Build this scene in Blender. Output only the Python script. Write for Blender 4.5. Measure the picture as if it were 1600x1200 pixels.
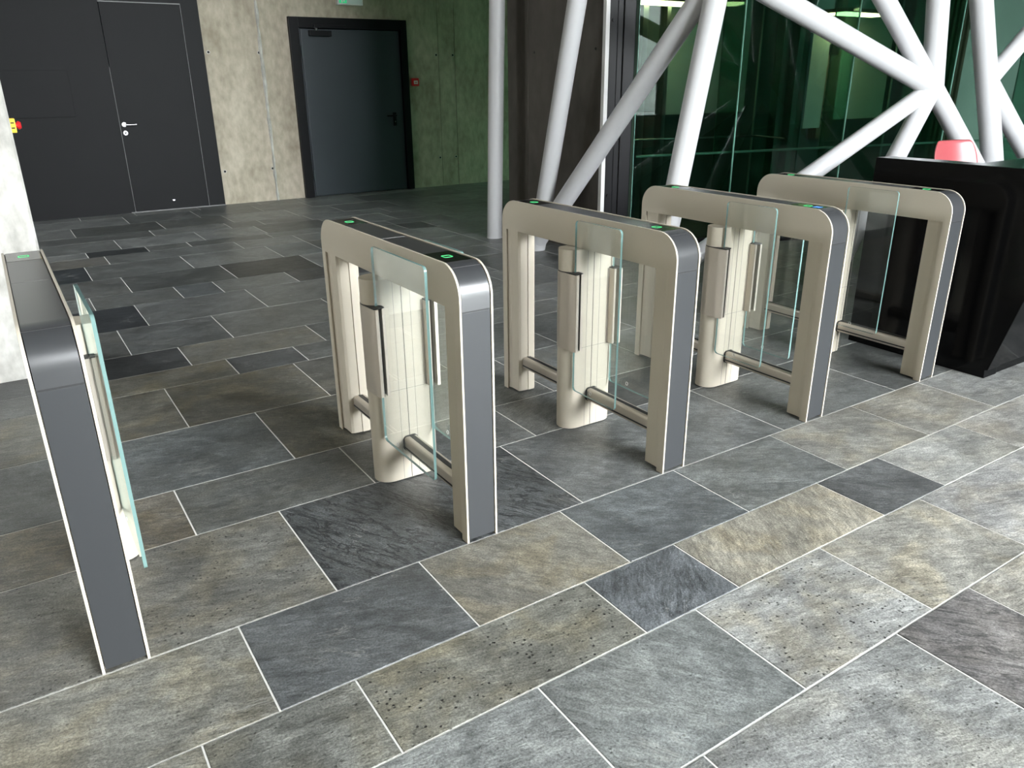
import bpy, bmesh, math, random
from mathutils import Vector, Matrix

for o in list(bpy.data.objects):
    bpy.data.objects.remove(o, do_unlink=True)
scene = bpy.context.scene
COL = scene.collection
random.seed(7)

# ------------------------------------------------------------------ camera
cam_data = bpy.data.cameras.new('camera')
cam = bpy.data.objects.new('camera', cam_data)
COL.objects.link(cam)
scene.camera = cam
FPX = 1210.6
cam_data.sensor_fit = 'HORIZONTAL'
cam_data.sensor_width = 36.0
cam_data.lens = FPX / 1600 * 36.0
cam_data.clip_start = 0.05
cam_data.clip_end = 300
CR = Vector((0.83662835, -0.54768666, -0.00960872))
CD = Vector((-0.20659855, -0.29925012, -0.93153980))
CF = Vector((0.50731651, 0.78133776, -0.36351240))
CP = Vector((0.0724, -2.0798, 1.5382))
cam.matrix_world = Matrix(((CR.x, -CD.x, -CF.x, CP.x),
                           (CR.y, -CD.y, -CF.y, CP.y),
                           (CR.z, -CD.z, -CF.z, CP.z),
                           (0, 0, 0, 1)))

# ------------------------------------------------------------------ sky and daylight
world = bpy.data.worlds.new('sky')
scene.world = world
world.use_nodes = True
wn = world.node_tree.nodes
wn['Background'].inputs['Color'].default_value = (0.93, 0.97, 1.0, 1)
wn['Background'].inputs['Strength'].default_value = 56.0

ROOM_X0, ROOM_Y0, ROOM_H = -3.4, -10.0, 6.0
FWX0, FWX1 = 1.8, 8.4          # glazed stretch of the front
SWY0, SWY1 = 2.15, 2.6          # glazed stretch of the left side
SKX0, SKX1, SKY0, SKY1 = -2.2, -1.0, 5.2, 6.8   # skylight over the hall behind the gates


def portal(name, loc, rot, sx, sy):
    ld = bpy.data.lights.new(name, 'AREA')
    ld.shape = 'RECTANGLE'
    ld.size, ld.size_y = sx, sy
    ld.energy = 1.0
    ld.cycles.is_portal = True
    lo = bpy.data.objects.new(name, ld)
    COL.objects.link(lo)
    lo.location = loc
    lo.rotation_euler = rot
    return lo


# daylight enters through the glazed front behind the camera and the glazing left of it
portal('front_glazing_daylight', ((FWX0 + FWX1) / 2, ROOM_Y0 - 0.02, 3.0), (math.radians(90), 0, 0), FWX1 - FWX0, 5.9)
portal('side_glazing_daylight', (ROOM_X0 - 0.02, (SWY0 + SWY1) / 2, 1.15), (0, math.radians(-90), 0), 2.3, SWY1 - SWY0)
portal('skylight_daylight', ((SKX0 + SKX1) / 2, (SKY0 + SKY1) / 2, ROOM_H + .26), (0, 0, 0), SKX1 - SKX0, SKY1 - SKY0)

cy = scene.cycles
cy.max_bounces = 7
cy.diffuse_bounces = 3
cy.glossy_bounces = 4
cy.transparent_max_bounces = 14
cy.caustics_reflective = False
cy.caustics_refractive = False
vs = scene.view_settings
vs.view_transform = 'Standard'
vs.look = 'None'
vs.exposure = 0.2
vs.gamma = 1.0
vs.use_curve_mapping = False

# ------------------------------------------------------------------ materials
MATS = {}


def new_mat(name):
    m = bpy.data.materials.new(name)
    m.use_nodes = True
    MATS[name] = m
    return m, m.node_tree.nodes, m.node_tree.links, m.node_tree.nodes['Principled BSDF']


def plain(name, col, rough=0.5, metal=0.0, spec=0.5, var=0.0, scale=30.0, bump=0.0, coat=0.0, emit=None, es=1.0):
    m, n, l, b = new_mat(name)
    b.inputs['Base Color'].default_value = (*col, 1)
    b.inputs['Roughness'].default_value = rough
    b.inputs['Metallic'].default_value = metal
    b.inputs['Specular IOR Level'].default_value = spec
    b.inputs['Coat Weight'].default_value = coat
    tc = n.new('ShaderNodeTexCoord')
    nz = n.new('ShaderNodeTexNoise')
    nz.inputs['Scale'].default_value = scale
    nz.inputs['Detail'].default_value = 4
    l.new(tc.outputs['Object'], nz.inputs['Vector'])
    if var > 0:
        mx = n.new('ShaderNodeMix')
        mx.data_type = 'RGBA'
        mx.inputs[6].default_value = (*[c * (1 - var) for c in col], 1)
        mx.inputs[7].default_value = (*[min(1, c * (1 + var)) for c in col], 1)
        l.new(nz.outputs['Fac'], mx.inputs[0])
        l.new(mx.outputs[2], b.inputs['Base Color'])
    if bump > 0:
        bp = n.new('ShaderNodeBump')
        bp.inputs['Strength'].default_value = bump
        bp.inputs['Distance'].default_value = 0.002
        l.new(nz.outputs['Fac'], bp.inputs['Height'])
        l.new(bp.outputs[0], b.inputs['Normal'])
    if emit:
        b.inputs['Emission Color'].default_value = (*emit, 1)
        b.inputs['Emission Strength'].default_value = es
    return m


def thin_glass(name, tint, ior=1.5, refl=1.0):
    """flat pane: tinted straight-through light plus a mirror reflection by Fresnel"""
    m = bpy.data.materials.new(name)
    m.use_nodes = True
    n, l = m.node_tree.nodes, m.node_tree.links
    for x in list(n):
        n.remove(x)
    out = n.new('ShaderNodeOutputMaterial')
    tr = n.new('ShaderNodeBsdfTransparent')
    tr.inputs['Color'].default_value = (*tint, 1)
    gl = n.new('ShaderNodeBsdfGlossy')
    gl.inputs['Roughness'].default_value = 0.0
    gl.inputs['Color'].default_value = (0.95, 1.0, 0.98, 1)
    fr = n.new('ShaderNodeFresnel')
    fr.inputs['IOR'].default_value = ior
    mu = n.new('ShaderNodeMath')
    mu.operation = 'MULTIPLY'
    mu.use_clamp = True
    mu.inputs[1].default_value = refl
    mix = n.new('ShaderNodeMixShader')
    ge = n.new('ShaderNodeNewGeometry')
    io = n.new('ShaderNodeMapRange')          # same index entering and leaving: a thin sheet has no total reflection
    io.inputs[3].default_value = ior
    io.inputs[4].default_value = 1.0 / ior
    l.new(ge.outputs['Backfacing'], io.inputs[0])
    l.new(io.outputs[0], fr.inputs['IOR'])
    l.new(fr.outputs[0], mu.inputs[0])
    l.new(mu.outputs[0], mix.inputs[0])
    l.new(tr.outputs[0], mix.inputs[1])
    l.new(gl.outputs[0], mix.inputs[2])
    l.new(mix.outputs[0], out.inputs['Surface'])
    MATS[name] = m
    return m


def concrete(name, dark, light, scale=1.0, rough=0.85, bump=0.25):
    m, n, l, b = new_mat(name)
    tc = n.new('ShaderNodeTexCoord')
    mp = n.new('ShaderNodeMapping')
    mp.inputs['Scale'].default_value = (scale, scale, scale * 0.55)
    l.new(tc.outputs['Object'], mp.inputs['Vector'])
    n1 = n.new('ShaderNodeTexNoise')
    n1.inputs['Scale'].default_value = 2.2
    n1.inputs['Detail'].default_value = 7
    n1.inputs['Roughness'].default_value = 0.62
    n2 = n.new('ShaderNodeTexNoise')
    n2.inputs['Scale'].default_value = 14
    n2.inputs['Detail'].default_value = 5
    n3 = n.new('ShaderNodeTexNoise')
    n3.inputs['Scale'].default_value = 90
    n3.inputs['Detail'].default_value = 3
    for q in (n1, n2, n3):
        l.new(mp.outputs[0], q.inputs['Vector'])
    a = n.new('ShaderNodeMath'); a.operation = 'MULTIPLY_ADD'
    a.inputs[1].default_value = 0.42
    l.new(n2.outputs['Fac'], a.inputs[0])
    c = n.new('ShaderNodeMath'); c.operation = 'MULTIPLY'
    c.inputs[1].default_value = 0.62
    l.new(n1.outputs['Fac'], c.inputs[0])
    l.new(c.outputs[0], a.inputs[2])
    rp = n.new('ShaderNodeValToRGB')
    rp.color_ramp.elements[0].position = 0.38
    rp.color_ramp.elements[0].color = (*dark, 1)
    rp.color_ramp.elements[1].position = 0.66
    rp.color_ramp.elements[1].color = (*light, 1)
    l.new(a.outputs[0], rp.inputs[0])
    l.new(rp.outputs[0], b.inputs['Base Color'])
    b.inputs['Roughness'].default_value = rough
    b.inputs['Specular IOR Level'].default_value = 0.3
    s = n.new('ShaderNodeMath'); s.operation = 'ADD'
    l.new(n2.outputs['Fac'], s.inputs[0])
    l.new(n3.outputs['Fac'], s.inputs[1])
    bp = n.new('ShaderNodeBump')
    bp.inputs['Strength'].default_value = bump
    bp.inputs['Distance'].default_value = 0.006
    l.new(s.outputs[0], bp.inputs['Height'])
    l.new(bp.outputs[0], b.inputs['Normal'])
    return m


def stone(name):
    """riven quartzite: colour comes from each tile's own colour, warm blotches, pits and grain on top"""
    m, n, l, b = new_mat(name)

    def math_(op, a=None, bb=None, c=None, clamp=False):
        q = n.new('ShaderNodeMath'); q.operation = op; q.use_clamp = clamp
        for i, v in enumerate((a, bb, c)):
            if v is None:
                continue
            if isinstance(v, (int, float)):
                q.inputs[i].default_value = v
            else:
                l.new(v, q.inputs[i])
        return q.outputs[0]

    def attr(nm):
        q = n.new('ShaderNodeAttribute'); q.attribute_type = 'OBJECT'; q.attribute_name = nm
        return q.outputs['Fac']

    def mixc(f, a, bb, mode='MIX'):
        q = n.new('ShaderNodeMix'); q.data_type = 'RGBA'; q.blend_type = mode
        if isinstance(f, (int, float)):
            q.inputs[0].default_value = f
        else:
            l.new(f, q.inputs[0])
        for i, v in ((6, a), (7, bb)):
            if isinstance(v, tuple):
                q.inputs[i].default_value = (*v, 1)
            else:
                l.new(v, q.inputs[i])
        return q.outputs[2]

    def ramp(f, p0, p1):
        q = n.new('ShaderNodeMapRange'); q.interpolation_type = 'SMOOTHSTEP'
        q.inputs[1].default_value = p0; q.inputs[2].default_value = p1
        l.new(f, q.inputs[0])
        return q.outputs[0]

    oi = n.new('ShaderNodeObjectInfo')
    tc = n.new('ShaderNodeTexCoord')
    off = n.new('ShaderNodeCombineXYZ')
    r40 = math_('MULTIPLY', oi.outputs['Random'], 57.0)
    l.new(r40, off.inputs[0]); l.new(r40, off.inputs[1])
    ad = n.new('ShaderNodeVectorMath'); ad.operation = 'ADD'
    l.new(tc.outputs['Object'], ad.inputs[0]); l.new(off.outputs[0], ad.inputs[1])
    rot = n.new('ShaderNodeVectorRotate'); rot.rotation_type = 'Z_AXIS'
    l.new(ad.outputs[0], rot.inputs['Vector'])
    l.new(attr('turn'), rot.inputs['Angle'])
    st = n.new('ShaderNodeVectorMath'); st.operation = 'MULTIPLY'
    st.inputs[1].default_value = (1.0, 3.4, 1.0)
    l.new(rot.outputs[0], st.inputs[0])

    def noise(vec, sc, det, rough=0.6, dist=0.0):
        q = n.new('ShaderNodeTexNoise')
        q.inputs['Scale'].default_value = sc; q.inputs['Detail'].default_value = det
        q.inputs['Roughness'].default_value = rough; q.inputs['Distortion'].default_value = dist
        l.new(vec, q.inputs['Vector'])
        return q.outputs['Fac']

    big = noise(ad.outputs[0], 3.2, 6, 0.62, 0.8)
    streak = noise(st.outputs[0], 7.0, 8, 0.7, 0.6)
    fine = noise(ad.outputs[0], 150.0, 4, 0.8)
    rv = n.new('ShaderNodeVectorMath'); rv.operation = 'MULTIPLY'
    rv.inputs[1].default_value = (22.0, 85.0, 1.0)
    l.new(rot.outputs[0], rv.inputs[0])
    riven = noise(rv.outputs[0], 1.0, 4, 0.62, 0.9)
    warmn = noise(ad.outputs[0], 4.5, 4, 0.55, 0.5)
    base = oi.outputs['Color']
    # light and dark clouds
    v1 = math_('MULTIPLY_ADD', ramp(big, 0.3, 0.72), 0.62, 0.70)
    v2 = math_('MULTIPLY_ADD', ramp(streak, 0.32, 0.7), 0.5, 0.75)
    v3 = math_('MULTIPLY', math_('MULTIPLY_ADD', ramp(fine, 0.36, 0.64), 0.76, 0.62), math_('MULTIPLY_ADD', ramp(riven, 0.3, 0.7), 0.44, 0.79))
    mid = noise(rot.outputs[0], 21.0, 6, 0.68, 0.4)
    v4 = math_('MULTIPLY_ADD', ramp(mid, 0.34, 0.68), 0.34, 0.84)
    v = math_('MULTIPLY', math_('MULTIPLY', math_('MULTIPLY', v1, v2), v3), v4)
    comb = n.new('ShaderNodeCombineColor')
    for i in range(3):
        l.new(v, comb.inputs[i])
    col = mixc(1.0, base, comb.outputs[0], 'MULTIPLY')
    # warm iron tint in blotches
    wf = math_('MULTIPLY', ramp(warmn, 0.42, 0.66), attr('warm'), clamp=True)
    warm = mixc(1.0, col, (1.12, 1.03, 0.86), 'MULTIPLY')
    col = mixc(wf, col, warm)
    # thin pale quartz veins
    ven = noise(st.outputs[0], 2.3, 7, 0.62, 1.6)
    vabs = math_('ABSOLUTE', math_('SUBTRACT', ven, 0.5))
    vf = math_('SUBTRACT', 1.0, ramp(vabs, 0.0, 0.012))
    vmask = ramp(noise(ad.outputs[0], 5.0, 2), 0.54, 0.66)
    vf = math_('MULTIPLY', math_('MULTIPLY', vf, vmask), 0.62)
    col = mixc(vf, col, (0.42, 0.42, 0.39))
    # dark streaks (slate layers)
    dk = noise(st.outputs[0], 3.1, 6, 0.65, 2.0)
    df = math_('MULTIPLY', math_('SUBTRACT', 1.0, ramp(math_('ABSOLUTE', math_('SUBTRACT', dk, 0.46)), 0.0, 0.045)), attr('dark'))
    col = mixc(df, col, (0.018, 0.02, 0.022))
    # pits
    vo = n.new('ShaderNodeTexVoronoi')
    vo.inputs['Scale'].default_value = 60
    l.new(ad.outputs[0], vo.inputs['Vector'])
    vo2 = n.new('ShaderNodeSeparateColor')
    l.new(vo.outputs['Color'], vo2.inputs[0])
    pm = ramp(vo2.outputs[0], 0.45, 0.7)
    pf = math_('MULTIPLY', math_('SUBTRACT', 1.0, ramp(vo.outputs['Distance'], 0.14, 0.3)), pm)
    pf = math_('MULTIPLY', pf, ramp(noise(ad.outputs[0], 5.0, 2), 0.34, 0.52))
    pf = math_('MULTIPLY', pf, attr('pits'), clamp=True)
    col = mixc(pf, col, (0.012, 0.012, 0.012))
    l.new(col, b.inputs['Base Color'])
    rr = math_('MULTIPLY_ADD', streak, 0.34, 0.20)
    l.new(rr, b.inputs['Roughness'])
    b.inputs['Specular IOR Level'].default_value = 0.5
    h = math_('MULTIPLY_ADD', fine, 0.30, math_('MULTIPLY_ADD', riven, 0.55, streak))
    h = math_('SUBTRACT', h, math_('MULTIPLY', pf, 1.2))
    bp = n.new('ShaderNodeBump')
    bp.inputs['Strength'].default_value = 0.5
    bp.inputs['Distance'].default_value = 0.006
    l.new(h, bp.inputs['Height'])
    l.new(bp.outputs[0], b.inputs['Normal'])
    return m


stone('stone')
plain('grout', (0.78, 0.77, 0.74), 0.9, var=0.12, scale=60)
concrete('concrete', (0.32, 0.278, 0.21), (0.56, 0.505, 0.405))
concrete('concrete_pale', (0.36, 0.35, 0.32), (0.66, 0.65, 0.61), scale=1.6)
concrete('concrete_grey', (0.078, 0.07, 0.06), (0.115, 0.104, 0.09), scale=.7, bump=.12)
plain('hole_dark', (0.015, 0.014, 0.013), 0.9)
plain('black_panel', (0.010, 0.0102, 0.0112), 0.5, spec=.12, var=0.1, scale=3)
plain('door_dark', (0.028, 0.036, 0.043), 0.38, spec=.4, var=0.08, scale=3)
plain('frame_black', (0.0045, 0.0045, 0.0055), 0.4, spec=.15)
plain('gap_light', (0.17, 0.17, 0.17), 0.5, metal=0.2)
plain('chrome', (0.38, 0.38, 0.38), 0.22, metal=1.0)
plain('champagne', (0.57, 0.518, 0.425), 0.42, metal=0.0, spec=0.5, var=0.03, scale=200)
plain('champagne_metal', (0.56, 0.505, 0.435), 0.36, metal=0.45, var=0.04, scale=200)
plain('cap_grey', (0.040, 0.0415, 0.0445), 0.30, metal=0.0, spec=0.9, var=0.04, scale=300)
plain('panel_grey', (0.038, 0.0405, 0.0435), 0.42, metal=0.15, var=0.04, scale=300)
plain('black_gloss', (0.005, 0.005, 0.006), 0.10, spec=0.5)
plain('rubber', (0.02, 0.02, 0.021), 0.5)
plain('seam_grey', (0.16, 0.155, 0.15), 0.6)
plain('desk_black', (0.0028, 0.0028, 0.0031), 0.13, spec=0.15)
plain('white_steel', (0.55, 0.55, 0.56), 0.36, var=0.03, scale=8)
plain('coral', (0.36, 0.072, 0.08), 0.32, var=0.04)
plain('yellow', (0.85, 0.55, 0.02), 0.5)
plain('red', (0.62, 0.02, 0.025), 0.4)
plain('white_plastic', (0.75, 0.75, 0.73), 0.4)
plain('green_glow', (0.02, 0.3, 0.08), 0.4, emit=(0.10, 1.0, 0.34), es=0.55)
plain('blue_glow', (0.05, 0.15, 0.5), 0.4, emit=(0.12, 0.35, 1.0), es=0.7)
plain('exit_green', (0.02, 0.25, 0.10), 0.4, emit=(0.05, 0.75, 0.30), es=0.5)
plain('sign_face', (0.45, 0.55, 0.50), 0.4, emit=(0.5, 0.65, 0.6), es=0.10)
plain('ceiling_grey', (0.30, 0.30, 0.30), 0.8, var=0.05)
plain('core_dark', (0.085, 0.105, 0.098), 0.5, var=0.15, scale=2)
plain('core_pale', (0.66, 0.70, 0.65), 0.5, var=0.06, scale=2)
plain('core_floor', (0.02, 0.022, 0.022), 0.4)
plain('bronze', (0.22, 0.18, 0.12), 0.35, metal=0.3, var=0.1)
plain('warm_lamp', (0.8, 0.7, 0.4), 0.5, emit=(1.0, 0.80, 0.40), es=16.0)
plain('steel_satin', (0.45, 0.46, 0.46), 0.3, metal=1.0)
plain('rail_pale', (0.45, 0.58, 0.52), 0.3)
plain('paving', (0.16, 0.17, 0.16), 0.9, var=0.1, scale=2)
thin_glass('wing_glass', (0.980, 0.992, 0.987), 1.5, 1.0)
thin_glass('facade_glass', (0.40, 0.53, 0.48), 1.5, 0.8)
thin_glass('fin_glass', (0.50, 0.76, 0.65), 1.5, 1.3)
thin_glass('clear_glass', (0.86, 0.91, 0.89), 1.5, 1.0)
thin_glass('green_glass', (0.27, 0.45, 0.34), 1.5, 1.2)
m_, n_, l_, b_ = new_mat('glass_edge')
b_.inputs['Base Color'].default_value = (0.165, 0.275, 0.262, 1)
b_.inputs['Roughness'].default_value = 0.15
m_, n_, l_, b_ = new_mat('glass_edge_deep')
b_.inputs['Base Color'].default_value = (0.25, 0.52, 0.42, 1)
b_.inputs['Roughness'].default_value = 0.15

# ------------------------------------------------------------------ mesh helpers


class MB:
    def __init__(self):
        self.v, self.f, self.mi = [], [], []

    def box(self, x0, x1, y0, y1, z0, z1, mi=0):
        b = len(self.v)
        self.v += [(x0, y0, z0), (x1, y0, z0), (x1, y1, z0), (x0, y1, z0),
                   (x0, y0, z1), (x1, y0, z1), (x1, y1, z1), (x0, y1, z1)]
        for q in ((0, 3, 2, 1), (4, 5, 6, 7), (0, 1, 5, 4), (1, 2, 6, 5), (2, 3, 7, 6), (3, 0, 4, 7)):
            self.f.append(tuple(b + i for i in q)); self.mi.append(mi)
        return self

    def prism(self, poly, a, b, axis='z', mi=0, mi_side=None):
        """extrude a 2D polygon between a and b along the axis"""
        k = len(self.v); n = len(poly)

        def P(p, t):
            if axis == 'z':
                return (p[0], p[1], t)
            if axis == 'x':
                return (t, p[0], p[1])
            return (p[0], t, p[1])
        self.v += [P(p, a) for p in poly] + [P(p, b) for p in poly]
        self.f.append(tuple(range(k + n - 1, k - 1, -1))); self.mi.append(mi)
        self.f.append(tuple(range(k + n, k + 2 * n))); self.mi.append(mi)
        for i in range(n):
            j = (i + 1) % n
            self.f.append((k + i, k + j, k + n + j, k + n + i)); self.mi.append(mi if mi_side is None else mi_side)
        return self

    def tube(self, pts, r, seg=24, caps=True, mi=0):
        pts = [Vector(p) for p in pts]
        k = len(self.v)
        rs = r if isinstance(r, (list, tuple)) else [r] * len(pts)
        t0 = (pts[1] - pts[0]).normalized()
        up = Vector((0, 0, 1)) if abs(t0.z) < 0.95 else Vector((1, 0, 0))
        a = t0.cross(up).normalized()
        for i, p in enumerate(pts):
            if i == 0:
                t = pts[1] - pts[0]
            elif i == len(pts) - 1:
                t = pts[-1] - pts[-2]
            else:
                t = pts[i + 1] - pts[i - 1]
            t.normalize()
            a = (a - t * a.dot(t)).normalized()
            b = t.cross(a)
            for s in range(seg):
                w = 2 * math.pi * s / seg
                self.v.append(tuple(p + (a * math.cos(w) + b * math.sin(w)) * rs[i]))
        for i in range(len(pts) - 1):
            for s in range(seg):
                s2 = (s + 1) % seg
                self.f.append((k + i * seg + s, k + i * seg + s2, k + (i + 1) * seg + s2, k + (i + 1) * seg + s)); self.mi.append(mi)
        if caps:
            self.f.append(tuple(k + s for s in range(seg - 1, -1, -1))); self.mi.append(mi)
            self.f.append(tuple(k + (len(pts) - 1) * seg + s for s in range(seg))); self.mi.append(mi)
        return self

    def mesh(self, name, mats, smooth=None, bevel=0.0):
        me = bpy.data.meshes.new(name)
        me.from_pydata(self.v, [], self.f)
        for m in (mats if isinstance(mats, (list, tuple)) else [mats]):
            me.materials.append(MATS[m])
        for p, i in zip(me.polygons, self.mi):
            p.material_index = i
        bm = bmesh.new(); bm.from_mesh(me)
        bmesh.ops.recalc_face_normals(bm, faces=bm.faces)
        if bevel > 0:
            ed = [e for e in bm.edges if len(e.link_faces) == 2 and e.calc_face_angle(0) > 0.6]
            bmesh.ops.bevel(bm, geom=ed, offset=bevel, segments=2, affect='EDGES', profile=0.7, clamp_overlap=True)
        bm.to_mesh(me); bm.free()
        if smooth is not None:
            for p in me.polygons:
                p.use_smooth = True
            me.set_sharp_from_angle(angle=math.radians(smooth))
        me.update()
        return me

    def build(self, name, mats, parent=None, smooth=None, bevel=0.0, loc=None):
        o = bpy.data.objects.new(name, self.mesh(name, mats, smooth, bevel))
        COL.objects.link(o)
        if parent:
            o.parent = parent
        if loc:
            o.location = loc
        return o


def empty(name, loc=(0, 0, 0), rz=0.0):
    o = bpy.data.objects.new(name, None)
    COL.objects.link(o)
    o.location = loc
    o.rotation_euler = (0, 0, rz)
    o.empty_display_size = 0.1
    return o


def tag(o, label, cat, group=None):
    o['label'] = label; o['category'] = cat
    if group:
        o['group'] = group
    return o


def struct(o, label=None, cat=None):
    o['kind'] = 'structure'
    if label:
        o['label'] = label
    if cat:
        o['category'] = cat
    return o


def arc(cx, cy, r, a0, a1, n):
    return [(cx + r * math.cos(math.radians(a0 + (a1 - a0) * i / n)),
             cy + r * math.sin(math.radians(a0 + (a1 - a0) * i / n))) for i in range(n + 1)]


def rrect(x0, x1, y0, y1, r, n=6):
    return (arc(x1 - r, y0 + r, r, -90, 0, n) + arc(x1 - r, y1 - r, r, 0, 90, n)
            + arc(x0 + r, y1 - r, r, 90, 180, n) + arc(x0 + r, y0 + r, r, 180, 270, n))


def pix(P):
    q = Vector(P) - CP
    d = q.dot(CF)
    if d < 0.05:
        return None
    return (800 + FPX * q.dot(CR) / d, 600 + FPX * q.dot(CD) / d)


def srgb(c):
    return tuple((v / 255 / 12.92) if v <= 10 else ((v / 255 + 0.055) / 1.055) ** 2.4 for v in c)


# ================================================================== THE SETTING
WALL_Y = 9.15
PIER_X = 4.73
# floor slab with recessed grout
floor = MB().box(ROOM_X0, 16, ROOM_Y0, 12.5, -0.20, -0.0018).build('floor', 'grout')
struct(floor, 'grey slate tile floor with thin pale grout joints', 'floor')

R_ = {}
ROWS = [-2.16, -1.735, -1.127, -0.715, -0.411, 0.0, 0.609, 1.014, 1.634, 2.245, 2.552, 2.958, 3.575, 4.205,
        4.630, 5.255, 5.890, 6.310, 6.605, 7.185, 7.580, 8.215, 8.835, 9.148]
JO = {-2.16: [0.8, 1.6, 2.3], -1.735: [0.43, 1.238, 2.043, 2.443, 3.25], -1.127: [-0.2, 0.43, 1.032, 1.632, 2.242, 2.855, 3.66],
      -0.715: [-0.58, 0.22, 0.629, 1.432, 1.833, 2.633, 3.045, 3.66, 4.46],
      -0.411: [-0.7, 0.42, 1.032, 1.634, 2.232, 2.842, 3.452, 4.04, 4.85],
      0.0: [-0.45, 0.737, 1.750, 2.948, 3.84, 4.7],
      0.609: [-0.62, 0.432, 1.14, 1.95, 2.56, 3.46, 4.25],
      1.014: [-0.30, 0.938, 1.54, 2.35, 3.12, 3.9],
      1.634: [-0.5, 0.623, 1.338, 2.05, 2.85, 3.47, 4.3],
      2.245: [0.2, 1.026, 1.437, 2.25, 2.66, 3.45, 4.28],
      2.552: [-0.4, 0.834, 1.66, 2.45, 3.3, 4.1],
      2.958: [-0.2, 0.568, 1.182, 2.0, 2.62, 3.45, 4.06],
      3.575: [0.0, 0.772, 1.595, 2.4, 3.22, 3.62, 4.43],
      4.205: [0.1, 0.514, 1.132, 1.440, 2.051, 2.85, 3.27, 4.1],
      4.630: [0.0, 0.826, 1.655, 2.402, 2.81, 3.6, 4.21],
      5.255: [-0.2, 0.611, 1.437, 2.258, 2.688, 3.5, 4.21, 5.0],
      5.890: [0.0, 0.828, 2.057, 2.686, 3.08, 3.9, 4.25, 5.05],
      6.310: [0.0, 0.696, 1.240, 1.645, 2.48, 3.3, 3.9, 4.7],
      6.605: [0.2, 1.028, 1.846, 2.51, 3.3, 4.1, 4.9],
      7.185: [0.1, 1.447, 2.27, 2.66, 3.24, 4.27, 5.1],
      7.580: [0.0, 0.710, 1.630, 2.4, 3.2, 3.8, 4.6],
      8.215: [0.0, 1.344, 2.155, 2.95, 3.6, 4.4, 5.2],
      8.835: [0.0, 0.883, 1.52, 2.3, 3.1, 3.7, 4.5]}
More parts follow.
